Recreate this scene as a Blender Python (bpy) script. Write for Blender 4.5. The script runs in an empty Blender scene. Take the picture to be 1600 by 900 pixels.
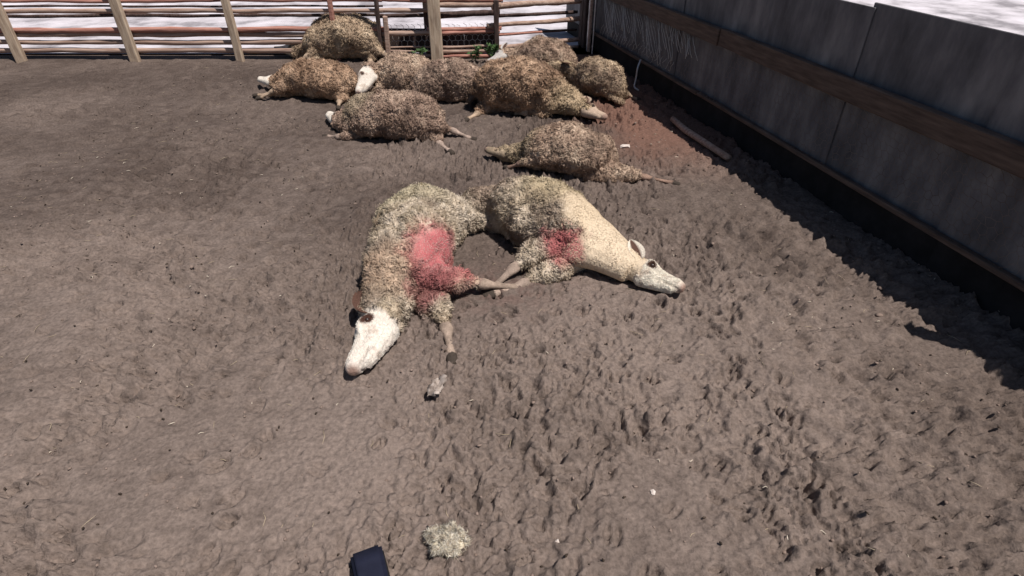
import bpy, bmesh, math, random
import numpy as np
from mathutils import Vector, Matrix

# ------------------------------------------------------------------ camera, sky, sun
scene = bpy.context.scene
CAM_H, CAM_PITCH, CAM_F = 1.65, 35.0, 900.0          # metres, degrees below level, focal length in 1600-px units
cam_data = bpy.data.cameras.new('camera'); cam = bpy.data.objects.new('camera', cam_data)
scene.collection.objects.link(cam)
cam.location = (0, 0, CAM_H); cam.rotation_euler = (math.radians(90 - CAM_PITCH), 0, 0)
cam_data.sensor_fit = 'HORIZONTAL'; cam_data.sensor_width = 36; cam_data.lens = 36 * CAM_F / 1600
cam_data.clip_start = 0.05; cam_data.clip_end = 800
scene.camera = cam

SUN_ELEV = 66.0
SUN_AZ = Vector((0.82, -0.57)).normalized()          # sun stands to the right, a little behind the camera
el = math.radians(SUN_ELEV)
sun_dir = Vector((SUN_AZ.x * math.cos(el), SUN_AZ.y * math.cos(el), math.sin(el)))
world = bpy.data.worlds.new('World'); scene.world = world; world.use_nodes = True
wn = world.node_tree; wn.nodes.clear()
sky = wn.nodes.new('ShaderNodeTexSky'); sky.sky_type = 'NISHITA'; sky.sun_disc = False
sky.sun_elevation = el; sky.sun_rotation = math.atan2(SUN_AZ.x, SUN_AZ.y)
bg = wn.nodes.new('ShaderNodeBackground'); bg.inputs['Strength'].default_value = 0.05
wo = wn.nodes.new('ShaderNodeOutputWorld')
wn.links.new(sky.outputs[0], bg.inputs[0]); wn.links.new(bg.outputs[0], wo.inputs[0])
sl = bpy.data.lights.new('sun', 'SUN'); sl.energy = 4.6; sl.angle = math.radians(0.5); sl.color = (1.0, 0.93, 0.86)
so = bpy.data.objects.new('sun', sl); scene.collection.objects.link(so)
so.rotation_euler = sun_dir.to_track_quat('Z', 'Y').to_euler()
scene.view_settings.view_transform = 'Standard'; scene.view_settings.look = 'None'
scene.view_settings.exposure = 0.22; scene.view_settings.gamma = 1.0
scene.view_settings.use_curve_mapping = False
scene.cycles.max_bounces = 6

# ------------------------------------------------------------------ helpers
C = scene.collection
R = random.Random(11)
rng = np.random.default_rng(7)

def at(px, py, z=0.0):
    """ground-plan point seen at a pixel of the 1600x900 photograph, at height z"""
    p = math.radians(CAM_PITCH); a = (px - 800) / CAM_F; b = (450 - py) / CAM_F
    d = (a, math.cos(p) + b * math.sin(p), -math.sin(p) + b * math.cos(p))
    t = (z - CAM_H) / d[2]
    return d[0] * t, d[1] * t

def tag(o, label, cat, group=None):
    o['label'] = label; o['category'] = cat
    if group: o['group'] = group
    return o

def empty(name, loc=(0, 0, 0), rz=0.0):
    o = bpy.data.objects.new(name, None); C.objects.link(o)
    o.location = loc; o.rotation_euler = (0, 0, rz); o.empty_display_size = 0.1
    return o

def link(name, me, mat=None, parent=None):
    o = bpy.data.objects.new(name, me); C.objects.link(o)
    if mat: me.materials.clear(); me.materials.append(mat)
    if parent: o.parent = parent
    return o

def np_mesh(name, V, F, smooth=True):
    """F: (n,3) or (n,4) index array"""
    V = np.asarray(V, np.float32); F = np.asarray(F, np.int32)
    me = bpy.data.meshes.new(name)
    k = F.shape[1]
    me.vertices.add(len(V)); me.vertices.foreach_set('co', V.ravel())
    me.loops.add(F.size); me.loops.foreach_set('vertex_index', F.ravel())
    me.polygons.add(len(F)); me.polygons.foreach_set('loop_start', np.arange(0, F.size, k, dtype=np.int32))
    me.polygons.foreach_set('use_smooth', np.full(len(F), smooth))
    me.update(calc_edges=True); me.validate()
    return me

def set_col(me, col):
    a = me.attributes.new('col', 'FLOAT_COLOR', 'POINT')
    c = np.ones((len(col), 4), np.float32); c[:, :3] = col
    a.data.foreach_set('color', c.ravel())

# --- numpy gradient noise
_perm = np.arange(256); np.random.default_rng(3).shuffle(_perm); _perm = np.concatenate([_perm, _perm, _perm])
_g = np.random.default_rng(4).normal(size=(256, 3)); _g /= np.linalg.norm(_g, axis=1)[:, None]
def noise3(x, y, z):
    x, y, z = np.broadcast_arrays(np.asarray(x, float), np.asarray(y, float), np.asarray(z, float))
    xi, yi, zi = np.floor(x), np.floor(y), np.floor(z)
    fx, fy, fz = x - xi, y - yi, z - zi
    xi, yi, zi = xi.astype(int) & 255, yi.astype(int) & 255, zi.astype(int) & 255
    u, v, w = [t * t * t * (t * (t * 6 - 15) + 10) for t in (fx, fy, fz)]
    r = 0.0
    for i in (0, 1):
        for j in (0, 1):
            for k in (0, 1):
                h = _perm[_perm[_perm[xi + i] + yi + j] + zi + k]
                g = _g[h]
                d = g[..., 0] * (fx - i) + g[..., 1] * (fy - j) + g[..., 2] * (fz - k)
                r = r + d * (u if i else 1 - u) * (v if j else 1 - v) * (w if k else 1 - w)
    return r * 1.6
def fbm(x, y, z, oct=3):
    r, a = 0, 1.0
    for o in range(oct):
        r = r + a * noise3(x, y, z + 7.3 * o); x, y, z = x * 2.03, y * 2.03, z * 2.03; a *= 0.5
    return r
def smooth01(t, a, b):
    t = np.clip((t - a) / (b - a), 0, 1); return t * t * (3 - 2 * t)

# --- materials
def new_mat(name, rough=0.9, spec=0.15):
    m = bpy.data.materials.new(name); m.use_nodes = True
    nt = m.node_tree; b = nt.nodes['Principled BSDF']
    b.inputs['Roughness'].default_value = rough
    b.inputs['Specular IOR Level'].default_value = spec
    return m, nt, b
def nd(nt, t, **kw):
    n = nt.nodes.new(t)
    for k, v in kw.items(): setattr(n, k, v)
    return n
def noise_node(nt, scale, detail=4, rough=0.6, coord='Object', stretch=None):
    tc = nd(nt, 'ShaderNodeTexCoord'); n = nd(nt, 'ShaderNodeTexNoise')
    n.inputs['Scale'].default_value = scale; n.inputs['Detail'].default_value = detail; n.inputs['Roughness'].default_value = rough
    if stretch:
        mp = nd(nt, 'ShaderNodeMapping'); mp.inputs['Scale'].default_value = stretch
        nt.links.new(tc.outputs[coord], mp.inputs[0]); nt.links.new(mp.outputs[0], n.inputs['Vector'])
    else: nt.links.new(tc.outputs[coord], n.inputs['Vector'])
    return n
def ramp(nt, src, stops):
    r = nd(nt, 'ShaderNodeValToRGB'); nt.links.new(src, r.inputs[0])
    e = r.color_ramp.elements
    while len(e) < len(stops): e.new(0.5)
    for k, (p, c) in enumerate(stops): e[k].position = p; e[k].color = (*c, 1)
    return r
def bump(nt, b, src, strength=0.5, dist=0.01):
    n = nd(nt, 'ShaderNodeBump'); n.inputs['Strength'].default_value = strength; n.inputs['Distance'].default_value = dist
    nt.links.new(src, n.inputs['Height']); nt.links.new(n.outputs[0], b.inputs['Normal']); return n
def noise_mat(name, stops, scale=8, detail=5, rough=0.9, spec=0.15, stretch=None, bs=0.3, bd=0.005, metallic=0.0, bscale=None):
    m, nt, b = new_mat(name, rough, spec)
    n = noise_node(nt, scale, detail, stretch=stretch)
    r = ramp(nt, n.outputs['Fac'], stops); nt.links.new(r.outputs[0], b.inputs['Base Color'])
    n2 = noise_node(nt, bscale or scale * 3, 6, 0.7, stretch=stretch)
    bump(nt, b, n2.outputs['Fac'], bs, bd); b.inputs['Metallic'].default_value = metallic
    return m
def attr_mat(name, rough=0.9, spec=0.1, nscale=60, lo=0.7, hi=1.25, bs=0.3, bd=0.004, sss=0.0):
    """colour from the 'col' attribute of the mesh, mottled by fine noise"""
    m, nt, b = new_mat(name, rough, spec)
    a = nd(nt, 'ShaderNodeAttribute', attribute_name='col')
    n = noise_node(nt, nscale, 4, 0.65)
    mr = nd(nt, 'ShaderNodeMapRange'); mr.inputs[1].default_value = 0.3; mr.inputs[2].default_value = 0.7
    mr.inputs[3].default_value = lo; mr.inputs[4].default_value = hi
    nt.links.new(n.outputs['Fac'], mr.inputs[0])
    mx = nd(nt, 'ShaderNodeVectorMath', operation='SCALE')
    nt.links.new(a.outputs['Color'], mx.inputs[0]); nt.links.new(mr.outputs[0], mx.inputs['Scale'])
    nt.links.new(mx.outputs[0], b.inputs['Base Color'])
    bump(nt, b, n.outputs['Fac'], bs, bd)
    return m

M = {}
M['mud'] = attr_mat('trodden_mud', 0.92, 0.12, 70, 0.68, 1.28, 0.8, 0.008)
_nt = M['mud'].node_tree; _b1 = [n_ for n_ in _nt.nodes if n_.type == 'BUMP'][0]
_rn = noise_node(_nt, 26, 6, 0.62); _rn.noise_type = 'RIDGED_MULTIFRACTAL'; _rn.normalize = True
_b2 = nd(_nt, 'ShaderNodeBump'); _b2.invert = True; _b2.inputs['Strength'].default_value = 0.55; _b2.inputs['Distance'].default_value = 0.02
_nt.links.new(_rn.outputs['Fac'], _b2.inputs['Height']); _nt.links.new(_b2.outputs[0], _b1.inputs['Normal'])
M['clod'] = noise_mat('mud_crumbs', [(0.3, (0.16, 0.12, 0.10)), (0.7, (0.27, 0.205, 0.175))], 30, 4, 0.95)
M['far_dirt'] = noise_mat('dry_dirt', [(0.3, (0.15, 0.11, 0.095)), (0.7, (0.24, 0.18, 0.155))], 1.4, 8, 0.95, bs=0.8, bd=0.03, bscale=14)
M['pale_yard'] = noise_mat('pale_gravel', [(0.38, (0.26, 0.245, 0.265)), (0.5, (0.50, 0.475, 0.51)), (0.66, (0.66, 0.63, 0.68))], 1.5, 9, 0.95, bs=0.6, bd=0.02, bscale=30)
M['wool'] = attr_mat('wool', 0.95, 0.05, 160, 0.75, 1.2, 0.2, 0.003)
M['hide'] = attr_mat('hide', 0.9, 0.08, 110, 0.72, 1.15, 0.7, 0.006)
WOOD_STOPS = [(0.25, (0.16, 0.095, 0.075)), (0.5, (0.36, 0.25, 0.20)), (0.75, (0.52, 0.40, 0.33))]
M['wood_x'] = noise_mat('weathered_pole_wood', WOOD_STOPS, 6, 6, 0.9, stretch=(0.6, 9, 9), bs=0.6, bd=0.006)
M['wood_z'] = noise_mat('weathered_post_wood', [(0.25, (0.26, 0.18, 0.13)), (0.5, (0.46, 0.36, 0.27)), (0.75, (0.60, 0.50, 0.38))], 6, 6, 0.9, stretch=(8, 8, 0.8), bs=0.6, bd=0.006)
M['wood_red'] = noise_mat('reddish_pole_wood', [(0.25, (0.18, 0.07, 0.055)), (0.55, (0.40, 0.20, 0.16)), (0.8, (0.55, 0.34, 0.28))], 6, 6, 0.9, stretch=(0.6, 9, 9), bs=0.6, bd=0.006)
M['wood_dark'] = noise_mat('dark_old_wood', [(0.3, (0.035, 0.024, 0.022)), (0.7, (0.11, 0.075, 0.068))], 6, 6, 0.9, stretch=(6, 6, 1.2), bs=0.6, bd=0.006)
M['plank'] = noise_mat('brown_plank', [(0.3, (0.065, 0.046, 0.039)), (0.7, (0.15, 0.108, 0.088))], 5, 6, 0.85, stretch=(1, 1, 9), bs=0.4, bd=0.004)
M['sheet'] = noise_mat('dark_grey_sheeting', [(0.3, (0.06, 0.058, 0.064)), (0.5, (0.13, 0.125, 0.135)), (0.72, (0.24, 0.23, 0.235))], 2.6, 9, 0.75, 0.25, stretch=(2.2, 1, .8), bs=0.5, bd=0.012, bscale=9)
M['gap_shade'] = noise_mat('black_gap_shade', [(0.3, (0.010, 0.010, 0.011)), (0.7, (0.030, 0.028, 0.03))], 5, 5, 0.8)  # near-black colour stands in for the shade in the gap under the wall
M['steel'] = noise_mat('galvanised_steel', [(0.3, (0.42, 0.41, 0.42)), (0.7, (0.66, 0.65, 0.66))], 18, 5, 0.45, 0.5, metallic=0.5, bs=0.1)
M['wire'] = noise_mat('zinc_wire', [(0.3, (0.45, 0.42, 0.40)), (0.7, (0.7, 0.68, 0.66))], 30, 3, 0.45, 0.5, metallic=0.35, bs=0.05)
M['rust_wire'] = noise_mat('rusty_wire', [(0.35, (0.10, 0.06, 0.045)), (0.65, (0.26, 0.21, 0.18))], 9, 4, 0.7, 0.3, metallic=0.2, bs=0.05)
M['leaf'] = noise_mat('weed_leaf', [(0.3, (0.028, 0.06, 0.020)), (0.7, (0.085, 0.15, 0.05))], 14, 3, 0.6, 0.3, bs=0.1)
M['boot'] = noise_mat('navy_rubber', [(0.3, (0.006, 0.007, 0.018)), (0.7, (0.014, 0.016, 0.034))], 12, 4, 0.6, 0.3, bs=0.15)
M['sole'] = noise_mat('black_sole', [(0.3, (0.008, 0.008, 0.009)), (0.7, (0.02, 0.02, 0.02))], 20, 4, 0.8)
M['scrap'] = noise_mat('dirty_white_plastic', [(0.4, (0.17, 0.135, 0.115)), (0.62, (0.44, 0.38, 0.34))], 26, 4, 0.6, 0.3)
M['stone'] = noise_mat('pale_stone', [(0.3, (0.45, 0.38, 0.34)), (0.7, (0.72, 0.66, 0.62))], 25, 4, 0.9)
M['eye'] = noise_mat('dark_eye', [(0.3, (0.012, 0.008, 0.006)), (0.7, (0.04, 0.02, 0.015))], 60, 2, 0.3, 0.5)

# --- simple shapes -> one mesh
def tube(path, radii, n=8, cap=True):
    """tube through points; returns (V, quads->tris)"""
    P = np.array(path, float); k = len(P)
    T = np.gradient(P, axis=0); T /= np.linalg.norm(T, axis=1)[:, None] + 1e-9
    ref = np.array([0, 0, 1.0]) if abs(T[0][2]) < 0.9 else np.array([1.0, 0, 0])
    V, F = [], []
    for i in range(k):
        a = np.cross(T[i], ref); a /= np.linalg.norm(a) + 1e-9; b = np.cross(a, T[i])
        for j in range(n):
            an = 2 * math.pi * j / n
            V.append(P[i] + radii[i] * (math.cos(an) * a + math.sin(an) * b))
    for i in range(k - 1):
        for j in range(n):
            q = [i * n + j, i * n + (j + 1) % n, (i + 1) * n + (j + 1) % n, (i + 1) * n + j]
            F += [(q[0], q[1], q[2]), (q[0], q[2], q[3])]
    if cap:
        c0, c1 = len(V), len(V) + 1; V += [P[0], P[-1]]
        for j in range(n):
            F.append((c0, (j + 1) % n, j)); F.append((c1, (k - 1) * n + j, (k - 1) * n + (j + 1) % n))
    return np.array(V), np.array(F)

def merge(parts):
    V, F, o = [], [], 0
    for v, f in parts:
        V.append(v); F.append(np.asarray(f) + o); o += len(v)
    return np.concatenate(V), np.concatenate(F)

def box_mesh(name, size, bevel=0.004, jitter=0.0, cuts=0):
    bm = bmesh.new(); bmesh.ops.create_cube(bm, size=1.0)
    for v in bm.verts: v.co = Vector((v.co.x * size[0], v.co.y * size[1], v.co.z * size[2]))
    if cuts:
        ax = max(range(3), key=lambda i: size[i])
        es = [e for e in bm.edges if abs((e.verts[0].co - e.verts[1].co)[ax]) > size[ax] * 0.9]
        bmesh.ops.subdivide_edges(bm, edges=es, cuts=cuts)
    if bevel: bmesh.ops.bevel(bm, geom=[e for e in bm.edges if e.calc_face_angle(0) > 0.8], offset=bevel, segments=1, affect='EDGES')
    if jitter:
        for v in bm.verts: v.co += Vector((R.uniform(-1, 1), R.uniform(-1, 1), R.uniform(-1, 1))) * jitter
    me = bpy.data.meshes.new(name); bm.to_mesh(me); bm.free(); return me

# ------------------------------------------------------------------ the ground
def axis_steps(a, b, f):
    o = [a]
    while o[-1] < b: o.append(o[-1] + f(o[-1]))
    o[-1] = b; return np.array(o)
GX0, GX1, GY0, GY1 = -6.4, 3.6, 0.2, 7.9
gx = axis_steps(GX0, GX1, lambda x: 0.0060 if -1.0 < x < 1.1 else (0.017 if -2.0 < x < 2.0 else (0.034 if x > -3.2 else .06)))
gy = axis_steps(GY0, GY1, lambda y: 0.0060 if y < 2.2 else 0.0060 + 0.0062 * (y - 2.2))
X, Y = np.meshgrid(gx, gy)
wx = 0.03 * noise3(X * 7, Y * 7, 1.5); wy = 0.03 * noise3(X * 7, Y * 7, 9.5)
rough = smooth01(fbm(X * 1.1 + 3, Y * 1.1, 4.0, 3), -0.55, 0.25)
flat_l = np.exp(-(((X + 0.62) / 0.28) ** 2 + ((Y - 1.35) / 0.45) ** 2))       # smoother, washed-out patch
rough = np.clip(rough * (1 - 0.8 * flat_l), 0.12, 1)
wx2 = wx + .012 * noise3(X * 26, Y * 26, 31.); wy2 = wy + .012 * noise3(X * 26, Y * 26, 37.)
def plate(f, z, k): return np.tanh(k * noise3((X + wx2) * f, (Y + wy2) * f, z))
b1 = np.abs(noise3((X + wx2) * 12, (Y + wy2) * 12, 2.0)); b2 = np.abs(noise3((X + wy2) * 26 + 4, (Y + wx2) * 26, 5.0)); b3 = np.abs(noise3((X + wx) * 55, (Y + wy) * 55, 7.7))
big = smooth01(fbm(X * 1.7, Y * 1.7, 60., 2) + .55 * smooth01(X, -.2, .5) + .1, -.3, .6)
Hh = 0.022 * fbm(X * 1.3, Y * 1.3, 0.0, 3)
Hh = Hh + rough * (0.0175 * plate(8, 41., 4.) * big + .0150 * plate(15, 43., 5.) * (.4 + .6 * big) + .0095 * plate(36, 47., 4.5) + .0055 * plate(62, 53., 4.) + 0.018 * np.sqrt(b1 + .01) + 0.018 * np.sqrt(b2 + .006) + 0.010 * np.sqrt(b3 + .006) + .003 * noise3(X * 95, Y * 95, 3.) - .025) + 0.0024 * fbm(X * 45, Y * 45, 6.0, 2)
# hoof prints: cloven depressions with a squeezed-up rim
for _ in range(4200):
    cx, cy = R.uniform(GX0 + .2, GX1 - .2), R.uniform(GY0, 7.2)
    if flat_l[min(np.searchsorted(gy, cy), len(gy) - 1), min(np.searchsorted(gx, cx), len(gx) - 1)] > 0.35 and R.random() < 0.8: continue
    an = R.uniform(0, 6.3); s = R.uniform(0.8, 1.25); dep = R.uniform(0.010, 0.028)
    i0, i1 = np.searchsorted(gx, [cx - .09, cx + .09]); j0, j1 = np.searchsorted(gy, [cy - .09, cy + .09])
    if i1 - i0 < 2 or j1 - j0 < 2: continue
    xx, yy = X[j0:j1, i0:i1] - cx, Y[j0:j1, i0:i1] - cy
    u = (xx * math.cos(an) + yy * math.sin(an)) / s; v = (-xx * math.sin(an) + yy * math.cos(an)) / s
    d = np.zeros_like(u)
    for sgn in (-1, 1):
        e = np.sqrt((u / 0.034) ** 2 + ((v - sgn * (0.0135 - 0.1 * u * 0.3)) / 0.0125) ** 2)
        d = np.maximum(d, 1 - smooth01(e, 0.75, 1.05))
    e2 = np.sqrt((u / 0.048) ** 2 + (v / 0.040) ** 2)
    rim = np.exp(-((e2 - 1.0) / 0.2) ** 2)
    Hh[j0:j1, i0:i1] += -dep * d + dep * 0.35 * rim
edge = np.minimum.reduce([X - GX0, GX1 - X, Y - GY0 + 1, (GY1 - Y)])
fade = smooth01(edge, 0.0, 0.5) * (1 - 0.97 * smooth01(Y, 6.75, 7.05))
Hh *= fade
def ground_z(x, y):
    i = int(np.clip(np.searchsorted(gx, x), 0, len(gx) - 1)); j = int(np.clip(np.searchsorted(gy, y), 0, len(gy) - 1))
    return float(Hh[j, i])
nx, ny = len(gx), len(gy)
ids = np.arange(nx * ny).reshape(ny, nx)
F = np.stack([ids[:-1, :-1], ids[:-1, 1:], ids[1:, 1:], ids[1:, :-1]], -1).reshape(-1, 4)
me = np_mesh('mud', np.stack([X, Y, Hh], -1).reshape(-1, 3), F)
tone = 0.5 + 0.5 * fbm(X * 0.9, Y * 0.9, 12.0, 4)
fine = fbm(X * 14, Y * 14, 15.0, 3)
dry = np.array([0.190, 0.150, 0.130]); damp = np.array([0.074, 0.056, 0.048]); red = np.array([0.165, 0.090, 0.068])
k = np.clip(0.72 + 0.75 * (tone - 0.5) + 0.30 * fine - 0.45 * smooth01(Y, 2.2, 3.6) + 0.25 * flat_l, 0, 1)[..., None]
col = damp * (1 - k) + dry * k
wet = (np.exp(-(((X + .05) / .30) ** 2 + ((Y - 2.35) / .22) ** 2)) * smooth01(fine, -.5, .5))[..., None] * .6; col = col * (1 - wet) + np.array([.085, .045, .038]) * wet
kr = (smooth01(X + 0.25 * fbm(X * 2, Y * 2, 20.0, 2), 0.3, 1.0) * smooth01(Y, 3.4, 4.6))[..., None] * 0.85
col = col * (1 - kr) + red * kr
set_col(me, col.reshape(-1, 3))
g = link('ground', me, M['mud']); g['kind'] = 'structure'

# loose crumbs lying on the mud
n = 3600
cx = rng.uniform(-3.6, 3.2, n); cy = rng.uniform(0.5, 6.9, n)
bm = bmesh.new(); bmesh.ops.create_icosphere(bm, subdivisions=1, radius=1)
ico_v = np.array([v.co[:] for v in bm.verts]); ico_f = np.array([[v.index for v in f.verts] for f in bm.faces]); bm.free()
sz = rng.uniform(0.002, 0.0065, n) * np.where(rng.random(n) < 0.03, 1.8, 1.0)
cz = np.array([ground_z(a, b) for a, b in zip(cx, cy)])
an = rng.uniform(0, 6.3, n)
V = ico_v[None] * rng.uniform(0.6, 1.4, (n, 12, 1)) * np.stack([sz * rng.uniform(.7, 1.6, n), sz, sz * .7], -1)[:, None, :]
ca, sa = np.cos(an)[:, None], np.sin(an)[:, None]
V = np.stack([V[..., 0] * ca - V[..., 1] * sa, V[..., 0] * sa + V[..., 1] * ca, V[..., 2]], -1)
V += np.stack([cx, cy, cz + sz * 0.2], -1)[:, None, :]
Fc = (ico_f[None] + (np.arange(n) * 12)[:, None, None]).reshape(-1, 3)
o = link('mud_crumbs', np_mesh('mud_crumbs', V.reshape(-1, 3), Fc), M['clod']); o['kind'] = 'stuff'
tag(o, 'small dry crumbs of mud strewn over the trodden pen floor', 'mud crumbs')

# straw bits, wool wisps and droppings trodden into the mud
def strewn(name, n, seed, mat, label, cat, ln, rd, curve, spread):
    q = np.random.default_rng(seed); parts = []
    for _ in range(n):
        a, b = q.uniform(-3.4, 2.4), q.uniform(.6, 6.6) if spread else q.uniform(.6, 5)
        z = ground_z(a, b); t = q.uniform(0, 6.3); L = ln * q.uniform(.4, 1.4); c = q.uniform(-curve, curve) * L
        d = np.array([math.cos(t), math.sin(t), 0]); e = np.array([-d[1], d[0], 0]); o_ = np.array([a, b, z + rd])
        pts = [o_ - d * L / 2, o_ + e * c + np.array([0, 0, rd * .6]), o_ + d * L / 2]
        parts.append(tube(pts, [rd * .8, rd, rd * .6], 4))
    v, f = merge(parts); o = link(name, np_mesh(name, v, f), mat); o['kind'] = 'stuff'; return tag(o, label, cat)
M['straw'] = noise_mat('dry_straw', [(0.3, (0.30, 0.235, 0.16)), (0.7, (0.48, 0.40, 0.29))], 30, 3, 0.8)
M['wisp'] = noise_mat('wool_wisps', [(0.3, (0.42, 0.36, 0.29)), (0.7, (0.62, 0.55, 0.46))], 30, 3, 0.95)
M['dung'] = noise_mat('droppings', [(0.3, (0.030, 0.022, 0.017)), (0.7, (0.075, 0.055, 0.042))], 40, 3, 0.8)
strewn('straw_bits', 420, 21, M['straw'], 'short bits of pale straw trodden into the mud', 'straw', .05, .0011, .15, True)
strewn('wool_wisps', 160, 22, M['wisp'], 'small pale wisps of loose wool on the mud', 'wool wisps', .022, .0022, .5, False)
strewn('droppings', 700, 23, M['dung'], 'dark sheep droppings strewn over the mud', 'droppings', .010, .0040, .1, True)

# land round the pen, out to the horizon, and the pale yard beyond the pole fence
BIG = 260
def sheet(name, x0, x1, y0, y1, z, mat, kind='structure'):
    me = np_mesh(name, [(x0, y0, z), (x1, y0, z), (x1, y1, z), (x0, y1, z)], [(0, 1, 2, 3)], False)
    o = link(name, me, mat); o['kind'] = kind; return o
V = [(-BIG, -BIG, 0), (BIG, -BIG, 0), (BIG, BIG, 0), (-BIG, BIG, 0), (GX0, GY0, 0), (GX1, GY0, 0), (GX1, GY1, 0), (GX0, GY1, 0)]
o = link('outer_ground', np_mesh('outer_ground', V, [(0, 1, 5, 4), (1, 2, 6, 5), (2, 3, 7, 6), (3, 0, 4, 7)], False), M['far_dirt']); o['kind'] = 'structure'
o = link('pale_yard', np_mesh('pale_yard', [(-60, 7.13, .016), (-.17, 7.17, .016), (.9, 7.64, .016), (40, 7.64, .016), (40, 90, .016), (-60, 90, .016)], [(0, 1, 2, 3), (0, 3, 4, 5)], False), M['pale_yard']); o['kind'] = 'structure'

# ------------------------------------------------------------------ pole fence at the back
fence = empty('pole_fence', (-0.85, 6.9, 0))
tag(fence, 'weathered wooden pole fence with thick post and wire netting at the back of the pen', 'fence')
FX = [(-7.2, 6.95), (-1.95, 6.95), (-1.45, 6.95), (-0.85, 6.95), (-0.17, 7.02), (0.72, 7.42)]      # fence line
def fy(x): return float(np.interp(x, [a for a, b in FX], [b for a, b in FX]))
ORG = np.array([-0.85, 6.9, 0])
def pole(name, p0, p1, r0, r1, mat, wob=0.012, segs=14, n=9):
    p0, p1 = np.array(p0, float), np.array(p1, float)
    ts = np.linspace(0, 1, segs); s = R.uniform(0, 99)
    P = p0[None] * (1 - ts[:, None]) + p1[None] * ts[:, None]
    L = np.linalg.norm(p1 - p0)
    P[:, 2] += wob * noise3(ts * L * 1.6, s, 0.3); P[:, 1] += wob * noise3(ts * L * 1.6, s, 5.3)
    rad = (r0 * (1 - ts) + r1 * ts) * (1 + 0.22 * noise3(ts * L * 5, s, 2.2))
    v, f = tube(P - ORG, rad, n)
    v += 0.12 * r0 * noise3(v[:, 0] * 25, v[:, 1] * 40, v[:, 2] * 40 + s)[:, None]
    return link(name, np_mesh(name, v, f), M[mat], fence)
def hz(py, x, dy=0.0):
    """height on the fence line at pixel row py"""
    d = fy(x) + dy; p = math.radians(CAM_PITCH); b = (450 - py) / CAM_F
    return CAM_H + d * (-math.sin(p) + b * math.cos(p)) / (math.cos(p) + b * math.sin(p))
# posts
def post(x, y, w, d, top, mat, lean=0.0, name='post'):
    me = box_mesh(name, (w, d, top + .1), 0.008, 0.003, 6)
    o = link(name, me, M[mat], fence); o.location = (x - ORG[0], y - ORG[1], top / 2 - .05); o.rotation_euler = (0, lean, R.uniform(-.1, .1)); return o
post(-0.845, 6.82, 0.135, 0.06, 1.25, 'wood_z')
post(-1.98, 6.90, 0.05, 0.05, 1.2, 'wood_red')
post(-1.475, 6.90, 0.045, 0.05, 1.2, 'wood_dark', 0.02)
post(-1.40, 6.88, 0.05, 0.045, 0.47, 'wood_x', 0.03)
post(-0.96, 7.03, 0.06, 0.05, 1.2, 'wood_dark')
post(-0.175, 6.96, 0.055, 0.05, 0.62, 'wood_dark')
for x in (-3.1, -4.3, -5.6, -6.8):
    post(x, 6.88, R.uniform(.07, .12), 0.06, R.uniform(1.1, 1.3), 'wood_z')
# rails: (x0, row, x1, row, radius, material)
rails = [(-7.2, 18, -1.42, 17, .026, 'wood_x'), (-7.2, 49, -1.38, 46, .03, 'wood_red'), (-7.2, 2, -1.42, 0, .02, 'wood_red'),
         (-1.52, 18, -0.80, 15, .026, 'wood_x'), (-1.5, 52, -0.80, 50, .030, 'wood_x'), (-1.45, 74, -0.86, 73, .010, 'wood_x'),
         (-1.45, 79.5, -0.84, 79, .011, 'wood_x'), (-1.5, 89, -0.82, 86, .026, 'wood_x'), (-1.5, -1, -0.80, 1, .018, 'wood_red'),
         (-0.95, 47, -0.12, 42.5, .024, 'wood_red'), (-0.80, 52, -0.14, 48, .020, 'wood_red'), (-0.92, 7, -0.12, 6, .032, 'wood_x'),
         (-0.86, 73, -0.05, 72, .015, 'wood_x'), (-0.88, 80, -0.05, 79, .022, 'wood_x'), (-0.86, 88, -0.2, 87, .018, 'wood_red'),
         (-0.92, 0, -0.10, -1, .022, 'wood_red'), (-0.28, 41, 0.80, 29, .026, 'wood_x'), (-0.22, 9, 0.80, 1, .034, 'wood_x'),
         (-0.22, 75, 0.80, 61, .028, 'wood_x'), (-0.22, 80, 0.80, 72, .022, 'wood_x'), (-0.2, 54, 0.35, 51, .016, 'wood_red')]
for x0, r0, x1, r1, rad, mt in rails:
    pole('rail', (x0, fy(x0), hz(r0, x0)), (x1, fy(x1), hz(r1, x1)), rad, rad * R.uniform(.8, 1.0), mt, segs=int(10 + (x1 - x0) * 6))
for z in (0.10, 0.19, 0.27):     # boards of the low kick wall left of the bays
    pole('rail', (-7.2, 6.97, z), (-1.5, 6.97, z + R.uniform(-.01, .01)), .026, .03, 'wood_x', segs=40)
# added dark poles that stand in for grey shadow bands behind the rails
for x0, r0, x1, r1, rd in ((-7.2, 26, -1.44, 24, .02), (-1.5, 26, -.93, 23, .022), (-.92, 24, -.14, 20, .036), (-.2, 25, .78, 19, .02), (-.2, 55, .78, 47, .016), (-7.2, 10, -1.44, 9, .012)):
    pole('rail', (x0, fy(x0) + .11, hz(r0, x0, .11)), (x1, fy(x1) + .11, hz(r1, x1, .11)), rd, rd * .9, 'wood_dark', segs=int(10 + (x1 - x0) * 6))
# low dark kick boards behind the netting
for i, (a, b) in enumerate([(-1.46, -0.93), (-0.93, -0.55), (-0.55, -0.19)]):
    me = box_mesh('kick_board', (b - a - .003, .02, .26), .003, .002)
    o = link('kick_board', me, M['wood_dark'], fence); o.location = ((a + b) / 2 - ORG[0], 7.11 - ORG[1], .17)
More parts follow.
